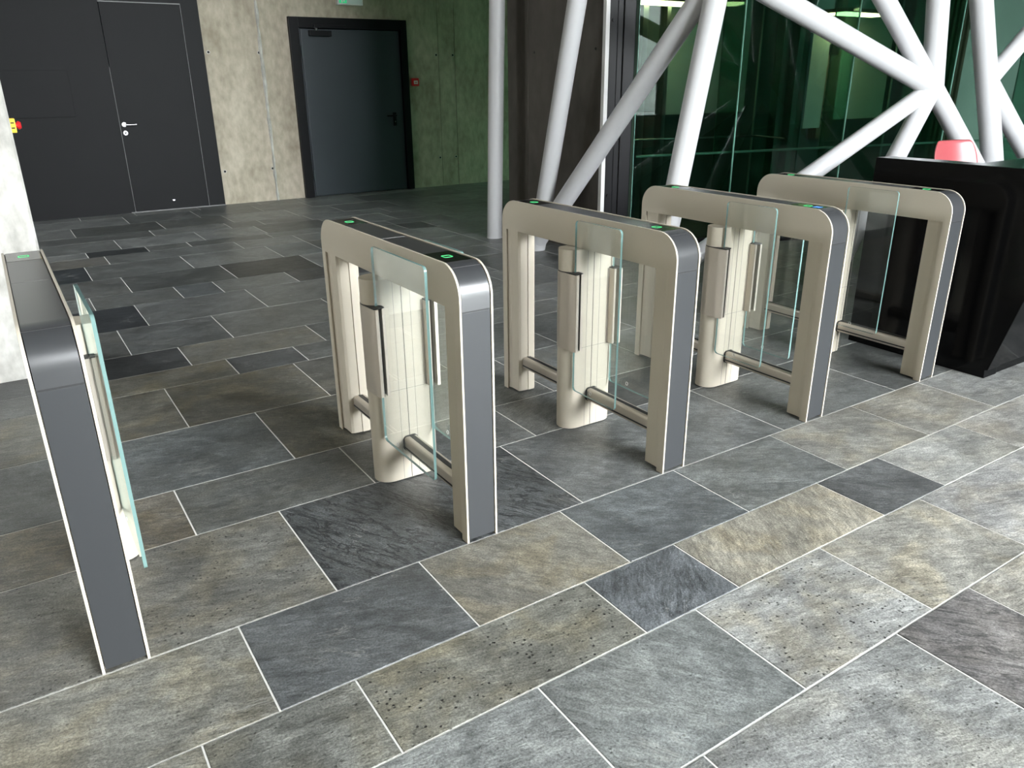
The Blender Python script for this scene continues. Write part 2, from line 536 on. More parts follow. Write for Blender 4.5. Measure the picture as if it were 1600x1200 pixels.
# colour of each tile seen, as sRGB, by row and left joint: (rgb, warm, dark streaks, pits, grain direction)
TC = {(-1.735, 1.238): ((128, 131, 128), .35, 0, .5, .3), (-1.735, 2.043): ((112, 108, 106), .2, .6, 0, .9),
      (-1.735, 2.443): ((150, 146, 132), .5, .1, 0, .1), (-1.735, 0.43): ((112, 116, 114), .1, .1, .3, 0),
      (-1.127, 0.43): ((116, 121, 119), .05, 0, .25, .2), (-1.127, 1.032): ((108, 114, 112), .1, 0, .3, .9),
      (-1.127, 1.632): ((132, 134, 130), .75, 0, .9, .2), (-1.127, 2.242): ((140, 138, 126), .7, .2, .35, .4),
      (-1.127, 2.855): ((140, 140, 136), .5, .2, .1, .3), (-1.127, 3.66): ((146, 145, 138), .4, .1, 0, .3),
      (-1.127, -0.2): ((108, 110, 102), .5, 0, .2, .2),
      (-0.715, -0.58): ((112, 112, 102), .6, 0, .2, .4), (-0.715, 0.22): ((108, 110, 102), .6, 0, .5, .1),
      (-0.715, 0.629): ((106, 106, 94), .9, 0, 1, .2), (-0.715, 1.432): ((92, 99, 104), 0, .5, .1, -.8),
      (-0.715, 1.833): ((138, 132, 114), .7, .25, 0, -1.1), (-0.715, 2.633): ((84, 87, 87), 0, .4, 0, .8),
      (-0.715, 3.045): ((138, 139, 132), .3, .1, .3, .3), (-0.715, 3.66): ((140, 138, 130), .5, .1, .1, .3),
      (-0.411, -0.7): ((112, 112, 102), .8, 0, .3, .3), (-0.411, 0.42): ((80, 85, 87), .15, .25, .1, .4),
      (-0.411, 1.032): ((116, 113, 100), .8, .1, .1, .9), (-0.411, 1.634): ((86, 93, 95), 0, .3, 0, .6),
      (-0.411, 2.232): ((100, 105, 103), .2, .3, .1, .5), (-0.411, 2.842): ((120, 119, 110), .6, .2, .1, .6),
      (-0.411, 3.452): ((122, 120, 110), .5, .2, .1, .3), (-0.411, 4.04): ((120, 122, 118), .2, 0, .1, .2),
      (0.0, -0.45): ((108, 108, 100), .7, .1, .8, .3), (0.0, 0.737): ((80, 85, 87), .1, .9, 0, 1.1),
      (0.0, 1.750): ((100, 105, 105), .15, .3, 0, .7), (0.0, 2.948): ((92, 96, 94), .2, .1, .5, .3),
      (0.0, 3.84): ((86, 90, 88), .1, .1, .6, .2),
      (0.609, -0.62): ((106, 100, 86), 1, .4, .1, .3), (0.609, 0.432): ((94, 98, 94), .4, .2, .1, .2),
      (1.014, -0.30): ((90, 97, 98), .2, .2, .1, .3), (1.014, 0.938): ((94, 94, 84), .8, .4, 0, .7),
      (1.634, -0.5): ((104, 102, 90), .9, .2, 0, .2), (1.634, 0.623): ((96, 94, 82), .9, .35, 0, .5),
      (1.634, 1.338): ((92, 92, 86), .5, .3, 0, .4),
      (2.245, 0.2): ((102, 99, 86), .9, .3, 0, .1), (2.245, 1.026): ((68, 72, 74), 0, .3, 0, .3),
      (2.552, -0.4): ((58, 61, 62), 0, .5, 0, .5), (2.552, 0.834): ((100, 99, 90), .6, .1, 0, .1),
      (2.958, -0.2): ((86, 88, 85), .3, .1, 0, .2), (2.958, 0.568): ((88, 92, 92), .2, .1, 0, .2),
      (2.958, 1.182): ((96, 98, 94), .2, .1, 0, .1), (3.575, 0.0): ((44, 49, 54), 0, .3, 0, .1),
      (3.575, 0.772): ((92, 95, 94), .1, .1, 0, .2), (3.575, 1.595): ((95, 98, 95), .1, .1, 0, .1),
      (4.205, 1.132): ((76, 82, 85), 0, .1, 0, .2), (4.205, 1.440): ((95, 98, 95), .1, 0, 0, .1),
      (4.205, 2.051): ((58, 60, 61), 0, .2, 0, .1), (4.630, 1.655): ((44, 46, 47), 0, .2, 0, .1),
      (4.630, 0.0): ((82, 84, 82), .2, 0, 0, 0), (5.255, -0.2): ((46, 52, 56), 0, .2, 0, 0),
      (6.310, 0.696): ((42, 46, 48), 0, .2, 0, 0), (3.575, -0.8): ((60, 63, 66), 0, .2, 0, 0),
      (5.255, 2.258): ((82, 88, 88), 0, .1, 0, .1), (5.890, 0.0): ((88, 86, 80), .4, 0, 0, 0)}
TILE_SET = []
rnd = random.Random(11)
for i in range(len(ROWS) - 1):
    y0, y1 = ROWS[i], ROWS[i + 1]
    js = list(JO[y0])
    while js[0] > -1.6:
        js.insert(0, round(js[0] - rnd.choice((0.62, 0.81, 1.02)), 3))
    xmax = 10.6 if y1 < 3.6 else 12.0
    while js[-1] < xmax:
        js.append(round(js[-1] + rnd.choice((0.61, 0.81, 0.41, 1.02)), 3))
    for a, b in zip(js[:-1], js[1:]):
        t = TC.get((y0, a))
        if t is None:
            g = rnd.choice((88, 92, 96, 100, 80, 104, 70))
            wv = rnd.random() * 0.5
            t = ((g, g + 3, g + 1), wv, rnd.random() * .3, rnd.random() * .3 if y0 < 1.5 else 0, rnd.uniform(-.3, 1.0))
        TILE_SET.append((a, b, y0, y1, t))


def tile_mb(a, b, y0, y1, ox=0.0, oy=0.0):
    g, c = 0.0026, 0.0016
    x0, x1, u0, u1 = a + g - ox, b - g - ox, y0 + g - oy, y1 - g - oy
    m = MB()
    m.v = [(x0, u0, -0.006), (x1, u0, -0.006), (x1, u1, -0.006), (x0, u1, -0.006),
           (x0, u0, -c), (x1, u0, -c), (x1, u1, -c), (x0, u1, -c),
           (x0 + c, u0 + c, 0), (x1 - c, u0 + c, 0), (x1 - c, u1 - c, 0), (x0 + c, u1 - c, 0)]
    for k in range(4):
        j = (k + 1) % 4
        m.f += [(k, j, 4 + j, 4 + k), (4 + k, 4 + j, 8 + j, 8 + k)]
    m.f.append((8, 9, 10, 11))
    m.mi = [0] * len(m.f)
    return m


scored = []
for T in TILE_SET:
    a, b, y0, y1, t = T
    ps = [pix((x, y, 0)) for x in (a, (a + b) / 2, b) for y in (y0, (y0 + y1) / 2, y1)]
    vis = [p for p in ps if p and -60 < p[0] < 1660 and -60 < p[1] < 1260]
    hidden = a > 4.75 and (y0 < 8.9 and y1 < 5.2) and a > 5.6   # behind the desk or the glass facade
    if vis and not hidden:
        xs = [p[0] for p in ps if p]; ys = [p[1] for p in ps if p]
        scored.append(((max(xs) - min(xs)) * (max(ys) - min(ys)), T))
    else:
        scored.append((0, T))
scored.sort(key=lambda q: -q[0])
rest = MB()
for k, (sc, T) in enumerate(scored):
    a, b, y0, y1, t = T
    if k < 295 and sc > 0:
        cx, cy = (a + b) / 2, (y0 + y1) / 2
        o = tile_mb(a, b, y0, y1, cx, cy).build('floor_tile', 'stone', floor, loc=(cx, cy, rnd.uniform(-0.0005, 0.0004)))
        lum = sum(t[0]) / 3
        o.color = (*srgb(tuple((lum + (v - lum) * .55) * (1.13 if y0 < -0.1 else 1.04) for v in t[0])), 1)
        o['warm'], o['dark'], o['pits'], o['turn'] = float(t[1]), float(t[2]), float(t[3]), float(t[4])
    else:
        q = tile_mb(a, b, y0, y1)
        n0 = len(rest.v)
        rest.v += q.v
        rest.f += [tuple(n0 + i for i in f) for f in q.f]
        rest.mi += q.mi
# plain run of the same floor behind and beside the view
for (x0, x1, y0, y1) in ((ROOM_X0 + .01, -2.7, ROOM_Y0 + .01, 12.4), (-2.7, 16, ROOM_Y0 + .01, -2.165), (-2.7, 16, 9.16, 12.4), (12.9, 16, -2.16, 9.15)):
    rest.box(x0, x1, y0, y1, -0.006, 0)
ro = rest.build('floor_tile', 'stone', floor)
ro['kind'] = 'stuff'
ro.color = (*srgb((98, 101, 99)), 1)
ro['warm'], ro['dark'], ro['pits'], ro['turn'] = 0.3, 0.15, 0.1, 0.2

# added soffit, unseen, keeps the skylight's daylight off the side corridor
sf = MB().box(4.35, 12.4, 5.0, WALL_Y, 2.95, ROOM_H).build('added_soffit', 'concrete')
struct(sf, 'added concrete soffit, unseen, shading the side corridor', 'trim')
# ceiling
ceil = MB().box(ROOM_X0 - .2, SKX0, ROOM_Y0 - .2, 12.5, ROOM_H, ROOM_H + .25).box(SKX1, 16, ROOM_Y0 - .2, 12.5, ROOM_H, ROOM_H + .25) \
    .box(SKX0, SKX1, ROOM_Y0 - .2, SKY0, ROOM_H, ROOM_H + .25).box(SKX0, SKX1, SKY1, 12.5, ROOM_H, ROOM_H + .25).build('ceiling', 'ceiling_grey')
for k in range(1, 5):
    MB().box(SKX0, SKX1, SKY0 + k * (SKY1 - SKY0) / 5 - .04, SKY0 + k * (SKY1 - SKY0) / 5 + .04, ROOM_H + .05, ROOM_H + .20).build('skylight_bar', 'white_plastic', ceil)
struct(ceil, 'plain grey ceiling high above the lobby', 'ceiling')

# back wall of board-marked concrete, with an opening taken up by the black panelling and by the second door
WB = empty('wall_back')
struct(WB, 'beige exposed concrete back wall around the doors', 'wall')
MB().box(2.69, 3.424, WALL_Y, WALL_Y + .3, 0, ROOM_H).build('concrete_panel', 'concrete', WB)
MB().box(3.436, 3.83, WALL_Y + .002, WALL_Y + .3, 0, ROOM_H).build('concrete_panel', 'concrete', WB)
MB().box(3.83, 5.56, WALL_Y + .001, WALL_Y + .3, 2.37, ROOM_H).build('concrete_panel', 'concrete', WB)
MB().box(5.56, 6.095, WALL_Y, WALL_Y + .3, 0, ROOM_H).build('concrete_panel', 'concrete', WB)
MB().box(6.103, 6.38, WALL_Y + .002, WALL_Y + .3, 0, ROOM_H).build('concrete_panel', 'concrete', WB)
MB().box(6.388, 12.4, WALL_Y, WALL_Y + .3, 0, ROOM_H).build('concrete_panel', 'concrete', WB)
MB().box(3.424, 3.436, WALL_Y + .02, WALL_Y + .3, 0, ROOM_H).box(6.095, 6.103, WALL_Y + .012, WALL_Y + .3, 0, ROOM_H) \
    .box(6.38, 6.388, WALL_Y + .012, WALL_Y + .3, 0, ROOM_H).build('panel_joint', 'concrete', WB)
MB().box(-4.4, 12.4, WALL_Y + .301, WALL_Y + .5, 0, ROOM_H).build('backing', 'core_dark', WB)  # added unseen slab that stops outside light leaking past the doors
# mortar ridge standing proud along the first formwork joint
rg = MB()
pr_ = random.Random(3)
zs = [i * 0.09 for i in range(0, 67)]
prev = None
for z in zs:
    w = 0.023 + pr_.uniform(-.008, .008); d = 0.022 + pr_.uniform(-.007, .008)
    x = 3.428 + pr_.uniform(-.004, .004) - (0.0 if z > .45 else .006) + 0.02 * max(0, .4 - z)
    k = len(rg.v)
    rg.v += [(x - w, WALL_Y + .004, z), (x - w * .4, WALL_Y - d, z), (x + w * .5, WALL_Y - d * .8, z), (x + w, WALL_Y + .004, z)]
    if prev is not None:
        for a in range(3):
            rg.f.append((prev + a, prev + a + 1, k + a + 1, k + a)); rg.mi.append(0)
    prev = k
rg.build('mortar_ridge', 'concrete_pale', WB)


def tie_hole(x, z, parent, y=None, r=0.020, face='y'):
    y = WALL_Y if y is None else y
    ring = MB(); hole = MB()
    if face == 'y':
        ring.tube([(x, y + .01, z), (x, y - .003, z)], [r * 1.25, r * 1.15], 16)
        hole.tube([(x, y + .01, z), (x, y - .0042, z)], r * .75, 16)
    else:
        ring.tube([(x + .01, y, z), (x - .003, y, z)], [r * 1.25, r * 1.15], 16)
        hole.tube([(x + .01, y, z), (x - .0042, y, z)], r * .75, 16)
    q = ring.build('tie_hole', 'concrete_pale' if face == 'y' else 'concrete_grey', parent, 40)
    hole.build('hole_shade', 'hole_dark', q)  # dark disc painted for the shade inside the recess


for hx in (2.748, 3.40):
    for hz in (0.438, 1.93, 3.42):
        tie_hole(hx, hz, WB)
for hx in (6.06, 6.345):
    for hz in (0.436, 1.924, 3.42):
        tie_hole(hx, hz, WB)

# black flush panelling with door 1
D1 = empty('door_1', (0, 0, 0))
struct(D1, 'black flush panel wall with a concealed door and steel lever handle', 'door')
y1 = WALL_Y - 0.03
lx0, lx1, lz1 = 1.553, 2.475, 2.47
MB().box(-1.2, lx0 - .004, y1, WALL_Y + .2, 0, ROOM_H).build('wall_panel', 'black_panel', D1)
MB().box(lx1 + .004, 2.689, y1, WALL_Y + .2, 0.0, ROOM_H).build('wall_panel', 'black_panel', D1)
MB().box(lx0 - .004, lx1 + .004, y1, WALL_Y + .2, lz1 + .006, ROOM_H).build('wall_panel', 'black_panel', D1)
leaf = MB().box(lx0 + .003, lx1 - .003, y1 - .001, WALL_Y, 0.012, lz1).build('door_leaf', 'black_panel', D1, bevel=.002)
MB().box(lx0 - .0035, lx0 + .0005, y1 - .002, WALL_Y, 0.0, 1.75).build('lit_gap_strip', 'gap_light', D1)  # pale strips painted as the light showing in the door gaps
MB().box(lx1 - .0005, lx1 + .0035, y1 - .002, WALL_Y, 0.0, lz1).build('lit_gap_strip', 'gap_light', D1)
MB().box(lx0 - .0035, lx1 + .0035, y1 - .002, WALL_Y, lz1 + .001, lz1 + .011).build('lit_gap_strip', 'gap_light', D1)
MB().box(1.5, 2.689, y1 - .004, WALL_Y, 0.0, 0.010).build('threshold', 'gap_light', D1)
h = MB().tube([(1.60, y1, 1.085), (1.60, y1 - .055, 1.085)], .011, 12) \
    .tube([(1.60, y1 - .055, 1.085), (1.66, y1 - .058, 1.083), (1.735, y1 - .055, 1.083)], .010, 12)
hd = h.build('handle', 'chrome', leaf, 40)
MB().tube([(1.60, y1 - .0, 1.085), (1.60, y1 - .009, 1.085)], .027, 20).build('rosette', 'chrome', hd, 40)
kh = MB().tube([(1.60, y1, .985), (1.60, y1 - .009, .985)], .027, 20).build('lock_rosette', 'chrome', leaf, 40)
MB().tube([(1.60, y1 - .0085, .985), (1.60, y1 - .0105, .985)], .010, 14).build('keyhole', 'frame_black', kh, 40)
MB().box(2.02, 2.05, y1 - .012, y1 + .01, .115, .130).build('door_stud', 'chrome', leaf)
hq = MB().box(0.20, 1.085, y1 - .008, y1 + .02, 1.19, 1.715).build('access_hatch', 'black_panel', D1, bevel=.004)

# door 2 with its black steel frame
D2 = empty('door_2', (0, 0, 0))
struct(D2, 'dark slate-grey steel door in a wide black frame with a door closer', 'door')
yf = WALL_Y - .055
MB().box(3.825, 3.955, yf, WALL_Y + .28, 0, 2.38).build('frame_jamb', 'frame_black', D2, bevel=.004)
MB().box(5.465, 5.565, yf, WALL_Y + .28, 0, 2.38).build('frame_jamb', 'frame_black', D2, bevel=.004)
MB().box(3.955, 5.465, yf, WALL_Y + .28, 2.245, 2.38).build('frame_head', 'frame_black', D2, bevel=.004)
lf = MB().box(3.985, 5.445, yf + .02, yf + .075, 0.012, 2.235).build('door_leaf', 'door_dark', D2, bevel=.006)
MB().box(3.957, 3.983, yf + .035, yf + .09, 0.0, 2.24).build('rebate_strip', 'door_dark', D2)
for hz in (0.30, 1.95):
    MB().tube([(3.975, yf + .008, hz - .07), (3.975, yf + .008, hz + .07)], .010, 12).build('hinge', 'door_dark', D2, 40)
cl = MB().box(4.09, 4.40, yf - .05, yf + .02, 2.145, 2.215).build('door_closer', 'frame_black', lf, bevel=.006)
MB().box(4.16, 4.62, yf - .05, yf - .02, 2.245, 2.285).build('closer_rail', 'frame_black', cl, bevel=.003)
MB().box(4.17, 4.20, yf - .045, yf - .025, 2.21, 2.25).build('closer_arm', 'chrome', cl)
hh = MB().tube([(5.30, yf + .02, 1.085), (5.30, yf - .045, 1.085)], .011, 12) \
    .tube([(5.30, yf - .045, 1.085), (5.22, yf - .05, 1.085), (5.15, yf - .045, 1.083)], .011, 12).build('handle', 'frame_black', lf, 40)
MB().box(5.275, 5.325, yf + .008, yf + .022, .94, 1.13).build('handle_plate', 'frame_black', hh, bevel=.004)
MB().tube([(5.30, yf + .01, 1.00), (5.30, yf - .002, 1.00)], .012, 14).build('lock_cylinder', 'chrome', hh, 40)

# left concrete pier
wl = MB().prism([(ROOM_X0, 2.855), (0.200, 2.855), (0.212, 2.868), (0.212, 3.40), (ROOM_X0, 3.40)], 0, ROOM_H).build('wall_left', 'concrete_pale')
struct(wl, 'pale raw concrete wall end at the left edge', 'wall')
for hz in (0.9, 2.4):
    tie_hole(-.15, hz, wl, y=2.855, r=.018)

# grey concrete pier behind the steel lattice, white strip painted as its lit end
wr = MB().box(PIER_X, 5.12, 3.585, 5.11, 0, ROOM_H).build('wall_right', 'concrete_grey')
struct(wr, 'dark grey concrete pier behind the slender white column', 'wall')
for (hy, hz) in ((4.63, 1.80), (3.69, 1.80), (4.63, .35), (3.69, .35), (4.63, 3.3)):
    tie_hole(PIER_X, hz, wr, y=hy, r=.016, face='x')
MB().box(PIER_X - .003, PIER_X + .01, 4.74, 4.80, 0, ROOM_H).build('formwork_strip', 'concrete_grey', wr)
tr = MB().box(PIER_X - .012, PIER_X + .03, 3.548, 3.588, 0, ROOM_H).build('lit_pier_edge', 'white_plastic')
struct(tr, 'white vertical strip painted as the lit end of the grey concrete pier', 'trim')

# ------------------------------------------------------------------ glass facade, at 15 degrees to the tile rows
ANG = math.radians(-15.0)
FD = Vector((math.cos(ANG), math.sin(ANG), 0))
FN = Vector((-math.sin(ANG), math.cos(ANG), 0))      # points into the lift lobby behind the glass
G0 = Vector((4.73, 3.58, 0))
L0 = Vector((4.41, 2.43, 0))
W1 = empty('window_1', G0, ANG)
struct(W1, 'dark green glass facade behind the white steel lattice', 'window')
MB().box(.035, .115, -.02, .14, 0, ROOM_H).build('mullion', 'frame_black', W1, bevel=.006)
MB().box(.135, .185, .02, .16, 0, ROOM_H).build('mullion', 'frame_black', W1, bevel=.004)
MB().box(.205, .318, .04, .20, 0, ROOM_H).build('mullion', 'frame_black', W1, bevel=.006)
for z in (0.55, 2.02):
    for x in (.075,):
        MB().tube([(x, -.018, z), (x, -.030, z)], .016, 12).build('bolt', 'frame_black', W1, 40)
S = [.325, 1.385, 2.640, 3.90, 5.16, 6.42]
for a, b in zip(S[:-1], S[1:]):
    p = MB().box(a + .005, b - .005, 0, .012, 0.09, ROOM_H - .02).build('pane', 'facade_glass', W1)
    MB().box(a + .003, a + .0055, -.001, .013, .09, ROOM_H - .02).box(b - .0055, b - .003, -.001, .013, .09, ROOM_H - .02) \
        .build('pane_edge', 'glass_edge_deep', p)
for s in S[1:]:
    q = MB().box(s - .006, s + .006, .02, .34, 0.09, ROOM_H - .02).build('glass_fin', 'fin_glass', W1)
    MB().box(s - .006, s + .006, .34, .345, 0.09, ROOM_H - .02).build('fin_edge', 'glass_edge_deep', q)
MB().box(.325, 6.42, -.03, .06, 0, .085).build('plinth', 'frame_black', W1)
MB().tube([(.40, .10, .875), (6.4, .10, .905)], .012, 10).build('guard_rail', 'rail_pale', W1, 40)
MB().tube([(.40, .62, .985), (2.05, .62, .985), (2.05, .14, .985)], .009, 10).build('guard_rail', 'steel_satin', W1, 40)

# lift lobby behind the glass
WI = empty('wall_inner')
struct(WI, 'dim lift lobby wall seen through the green glass', 'wall')
MB().box(5.121, 15.5, 4.82, 5.0, 0, ROOM_H).build('core_wall', 'core_dark', WI)
MB().box(6.52, 7.93, 4.77, 4.82, 1.17, ROOM_H).build('pale_panel', 'core_pale', WI)  # pale slab standing in for the window's reflection in the facade glass
MB().box(8.74, 9.08, 4.50, 4.80, 0.95, ROOM_H).build('pale_column', 'core_pale', WI, bevel=.01)
MB().box(9.66, 10.75, 4.74, 4.82, 1.02, ROOM_H).build('pale_panel', 'core_pale', WI)
MB().box(12.3, 15.4, 4.70, 4.82, 0.1, 3.2).build('pale_panel', 'core_pale', WI)
for xa_, xb_, zt_ in ((5.95, 6.02, 3.2), (6.28, 6.33, 3.2), (8.15, 8.22, 4.0), (8.42, 8.52, 4.0), (10.9, 11.0, 4.0)):
    MB().box(xa_, xb_, 4.45, 4.56, 0.0, zt_).build('shaft_post', 'steel_satin', WI)
for xa_, xb_ in ((7.30, 8.10), (9.80, 10.80)):
    sg = MB().box(xa_, xb_, 4.05, 4.062, 0.0, 4.0).build('shaft_glass', 'fin_glass', WI)
    MB().box(xa_ - .012, xa_, 4.045, 4.067, 0.0, 4.0).box(xb_, xb_ + .012, 4.045, 4.067, 0.0, 4.0).build('pane_edge', 'glass_edge', sg)
for k in range(9):
    MB().box(11.1 + k * .13, 11.16 + k * .13, 4.5, 4.7, 0.1, ROOM_H).build('slat', 'bronze', WI)
LP = empty('lift_panel', (9.42, 4.70, 0.80))
tag(LP, 'bronze lift call panel with small buttons seen through the glass', 'lift panel')
MB().box(-.16, .16, -.02, .10, 0.0, 1.25).build('panel', 'bronze', LP, bevel=.006)
MB().box(-.10, .10, -.026, -.018, 1.02, 1.14).build('display', 'black_gloss', LP)
for i in range(3):
    for j in range(4):
        MB().tube([(-.08 + i * .07, -.018, .16 + j * .08), (-.08 + i * .07, -.03, .16 + j * .08)], .016, 12).build('button', 'chrome', LP, 40)
for nm, x0, x1 in (('first', 5.75, 6.6), ('second', 8.9, 9.8)):
    cl_ = empty('ceiling_light', ((x0 + x1) / 2, 4.35, 2.25))
    hw = (x1 - x0) / 2
    MB().box(-hw - .03, hw + .03, -.16, .16, .02, .06).build('housing', 'bronze', cl_)
    MB().box(-hw, hw, -.13, .13, 0, .022).build('diffuser', 'warm_lamp', cl_)
    MB().tube([(0, 0, .06), (0, 0, ROOM_H - 2.25)], .008, 8).build('suspension_rod', 'bronze', cl_)
    tag(cl_, 'warm yellow lit ceiling panel near the black mullions behind the glass' if nm == 'first'
        else 'warm yellow lit ceiling panel above the bronze lift panel', 'light', 'warm lights in the lift lobby')
wr2 = MB().box(15.5, 15.7, ROOM_Y0, 5.0, 0, ROOM_H).build('wall_far', 'core_dark')
struct(wr2, 'dark far wall beyond the lift lobby', 'wall')
w3 = empty('window_3')
struct(w3, 'green tinted glazing at the end of the side corridor', 'window')
for k in range(3):
    MB().box(12.4, 12.415, 5.0 + k * 1.38 + .01, 5.0 + (k + 1) * 1.38 - .01, 0.02, 1.9).build('pane', 'green_glass', w3)
MB().box(12.38, 12.6, 5.0, WALL_Y, 1.9, ROOM_H).build('lintel', 'core_dark', w3)
for k in range(4):
    MB().box(12.38, 12.44, 5.0 + k * 1.38 - .01, 5.0 + k * 1.38 + .01, 0, 1.9).build('mullion', 'frame_black', w3)

# glazed front and side behind the camera
WF = empty('window_2')
struct(WF, 'tall glazed entrance front behind the viewer', 'window')
for k in range(5):
    x = FWX0 + k * (FWX1 - FWX0) / 4
    MB().box(x - .035, x + .035, ROOM_Y0 - .06, ROOM_Y0 + .06, 0, ROOM_H).build('mullion', 'frame_black', WF)
MB().box(FWX0, FWX1, ROOM_Y0 - .05, ROOM_Y0 + .05, 2.6, 2.68).build('transom', 'frame_black', WF)
wfr = MB().box(FWX1, 15.7, ROOM_Y0 - .2, ROOM_Y0, 0, ROOM_H).box(ROOM_X0 - .2, FWX0, ROOM_Y0 - .2, ROOM_Y0, 0, ROOM_H).build('wall_front', 'concrete')
struct(wfr, 'concrete wall beside the glazed entrance front', 'wall')
WS = empty('window_4')
struct(WS, 'glazed opening left of the viewer', 'window')
for k in range(4):
    y = SWY0 + k * (SWY1 - SWY0) / 3
    MB().box(ROOM_X0 - .06, ROOM_X0 + .06, y - .03, y + .03, 0, 2.3).build('mullion', 'frame_black', WS)
wl2 = MB().box(ROOM_X0 - .2, ROOM_X0, ROOM_Y0, SWY0, 0, ROOM_H).box(ROOM_X0 - .2, ROOM_X0, SWY1, 12.5, 0, ROOM_H) \
    .box(ROOM_X0 - .2, ROOM_X0, SWY0, SWY1, 2.3, ROOM_H).build('wall_side', 'concrete')
struct(wl2, 'concrete side wall out of view on the left', 'wall')
wbk = MB().box(ROOM_X0, -1.2, WALL_Y, WALL_Y + .3, 0, ROOM_H).build('wall_back_left', 'concrete')
struct(wbk, 'concrete wall left of the black panelling', 'wall')
hd_ = MB().box(-25, 60, -36, -32, 0, 5.2).box(-25, 60, -35.5, -32.5, 5.2, 5.8).build('added_outside_block', 'paving')  # added unseen block that dims the sky mirrored in the facade glass
struct(hd_, 'added low grey block outside, dimming the sky mirrored in the facade', 'building')
gr = MB().box(-60, 60, -70, ROOM_Y0 - .21, -.25, -.02).box(-60, ROOM_X0 - .21, ROOM_Y0 - .21, 30, -.25, -.02).build('ground', 'paving')
struct(gr, 'grey paving outside the building', 'ground')

# ================================================================== TURNSTILES
TW, TL, TH, TR = 0.126, 1.225, 1.0, 0.105
BZ = 0.855          # underside of the beam


def outline(off=0.0):
    r = TR - off
    return (arc(TR, TH - TR, r, 180, 90, 12), arc(TL - TR, TH - TR, r, 90, 0, 12))


def plate_poly():
    a, b = outline()
    sw = 0.038
    return ([(0, 0.0)] + a + b + [(TL, 0.0), (TL - sw, 0.0), (TL - sw, BZ), (sw, BZ), (sw, 0.0)])


def cover_strip(pts):
    """ribbon of the given outer path, 4 mm thick, spanning the gap between the side plates"""
    m = MB(); n = len(pts)
    nor = []
    for i in range(n):
        a = Vector(pts[max(0, i - 1)]); b = Vector(pts[min(n - 1, i + 1)])
        t = (b - a).normalized()
        nor.append(Vector((t.y, -t.x)))
    x0, x1, th = 0.0105, TW - 0.0105, 0.004
    for i, p in enumerate(pts):
        q = Vector(p) + nor[i] * th
        m.v += [(x0, p[0], p[1]), (x1, p[0], p[1]), (x1, q.x, q.y), (x0, q.x, q.y)]
    for i in range(n - 1):
        k = 4 * i
        for a in range(4):
            b = (a + 1) % 4
            m.f.append((k + a, k + b, k + 4 + b, k + 4 + a)); m.mi.append(0)
    m.f.append((3, 2, 1, 0)); m.mi.append(0)
    e = 4 * (n - 1)
    m.f.append((e, e + 1, e + 2, e + 3)); m.mi.append(0)
    return m


def off_path(pts, d):
    return pts


CACHE = {}


def cached(key, fn):
    if key not in CACHE:
        CACHE[key] = fn()
    return CACHE[key]


def part(name, key, fn, parent):
    o = bpy.data.objects.new(name, cached(key, fn))
    COL.objects.link(o)
    o.parent = parent
    return o


def ring_mesh(y, z):
    m = MB()
    o_ = rrect(.063 - .017, .063 + .017, y - .017, y + .017, .008)
    i_ = rrect(.063 - .0125, .063 + .0125, y - .0125, y + .0125, .005)
    n = len(o_)
    for p in o_: m.v.append((p[0], p[1], z))
    for p in i_: m.v.append((p[0], p[1], z))
    for p in o_: m.v.append((p[0], p[1], z - .002))
    for p in i_: m.v.append((p[0], p[1], z - .002))
    for i in range(n):
        j = (i + 1) % n
        m.f += [(i, j, n + j, n + i), (i, 2 * n + i, 2 * n + j, j), (n + i, n + j, 3 * n + j, 3 * n + i)]
        m.mi += [0, 0, 0]
    return m.mesh('symbol', 'green_glow')


def post_poly(xa, xb, r, cy):
    return arc(xb - r, cy, r, -90, 90, 14) + arc(xa + r, cy, r, 90, 270, 14)


PCY, PR = 0.626, 0.061
PXA, PXB = -0.076, TW + 0.076


def wing_mesh(side, y_front, clear=0.0):
    xc = -0.045 if side == 'L' else TW + 0.045
    m = MB()
    m.prism(rrect(y_front, 0.562, 0.205, 0.985, 0.018, 6), xc - .005, xc + .005, 'x', 0, 1)
    return m.mesh('glass_wing', ['wing_glass', 'glass_edge'], 40)


def clamp_mesh(side):
    m = MB()
    r = PR + .0025
    cx = PXA + PR
    a = arc(cx, PCY, r, 92, 192, 14)
    body = a + [(-.0765, .575), (-.072, .532), (-.066, .5225), (-.0535, .5225), (-.0535, .562), (-.0365, .562),
                (-.0365, .530), (-.026, .530), (-.022, .540), (-.022, .563), (cx, .563)]
    tw = [(p[0], p[1]) for p in body]
    if side == 'R':
        tw = [(TW - p[0], p[1]) for p in body][::-1]
    m.prism(tw, 0.402, 0.753, 'z')
    return m.mesh('hinge_clamp', 'champagne_metal', 35)


def gap_mesh(side):
    m = MB()
    r = PR + .0012
    cx = PXA + PR
    b = arc(cx, PCY, r, 92, 200, 12) + [(-.070, .528), (-.024, .534), (-.024, .566), (cx, .566)]
    if side == 'R':
        b = [(TW - p[0], p[1]) for p in b][::-1]
    m.prism(b, .7535, .7575, 'z')  # dark plate painted as the shadow gap above the clamp
    if side == 'R':
        return m.mesh('clamp_shadow_gap', 'rubber', 35)
    s = [(-.0530, .5235), (-.0510, .5235), (-.0510, .56), (-.0530, .56)]
    if side == 'R':
        s = [(TW - p[0], p[1]) for p in s][::-1]
    m.prism(s, .404, .752, 'z')
    return m.mesh('clamp_shadow_gap', 'rubber', 35)


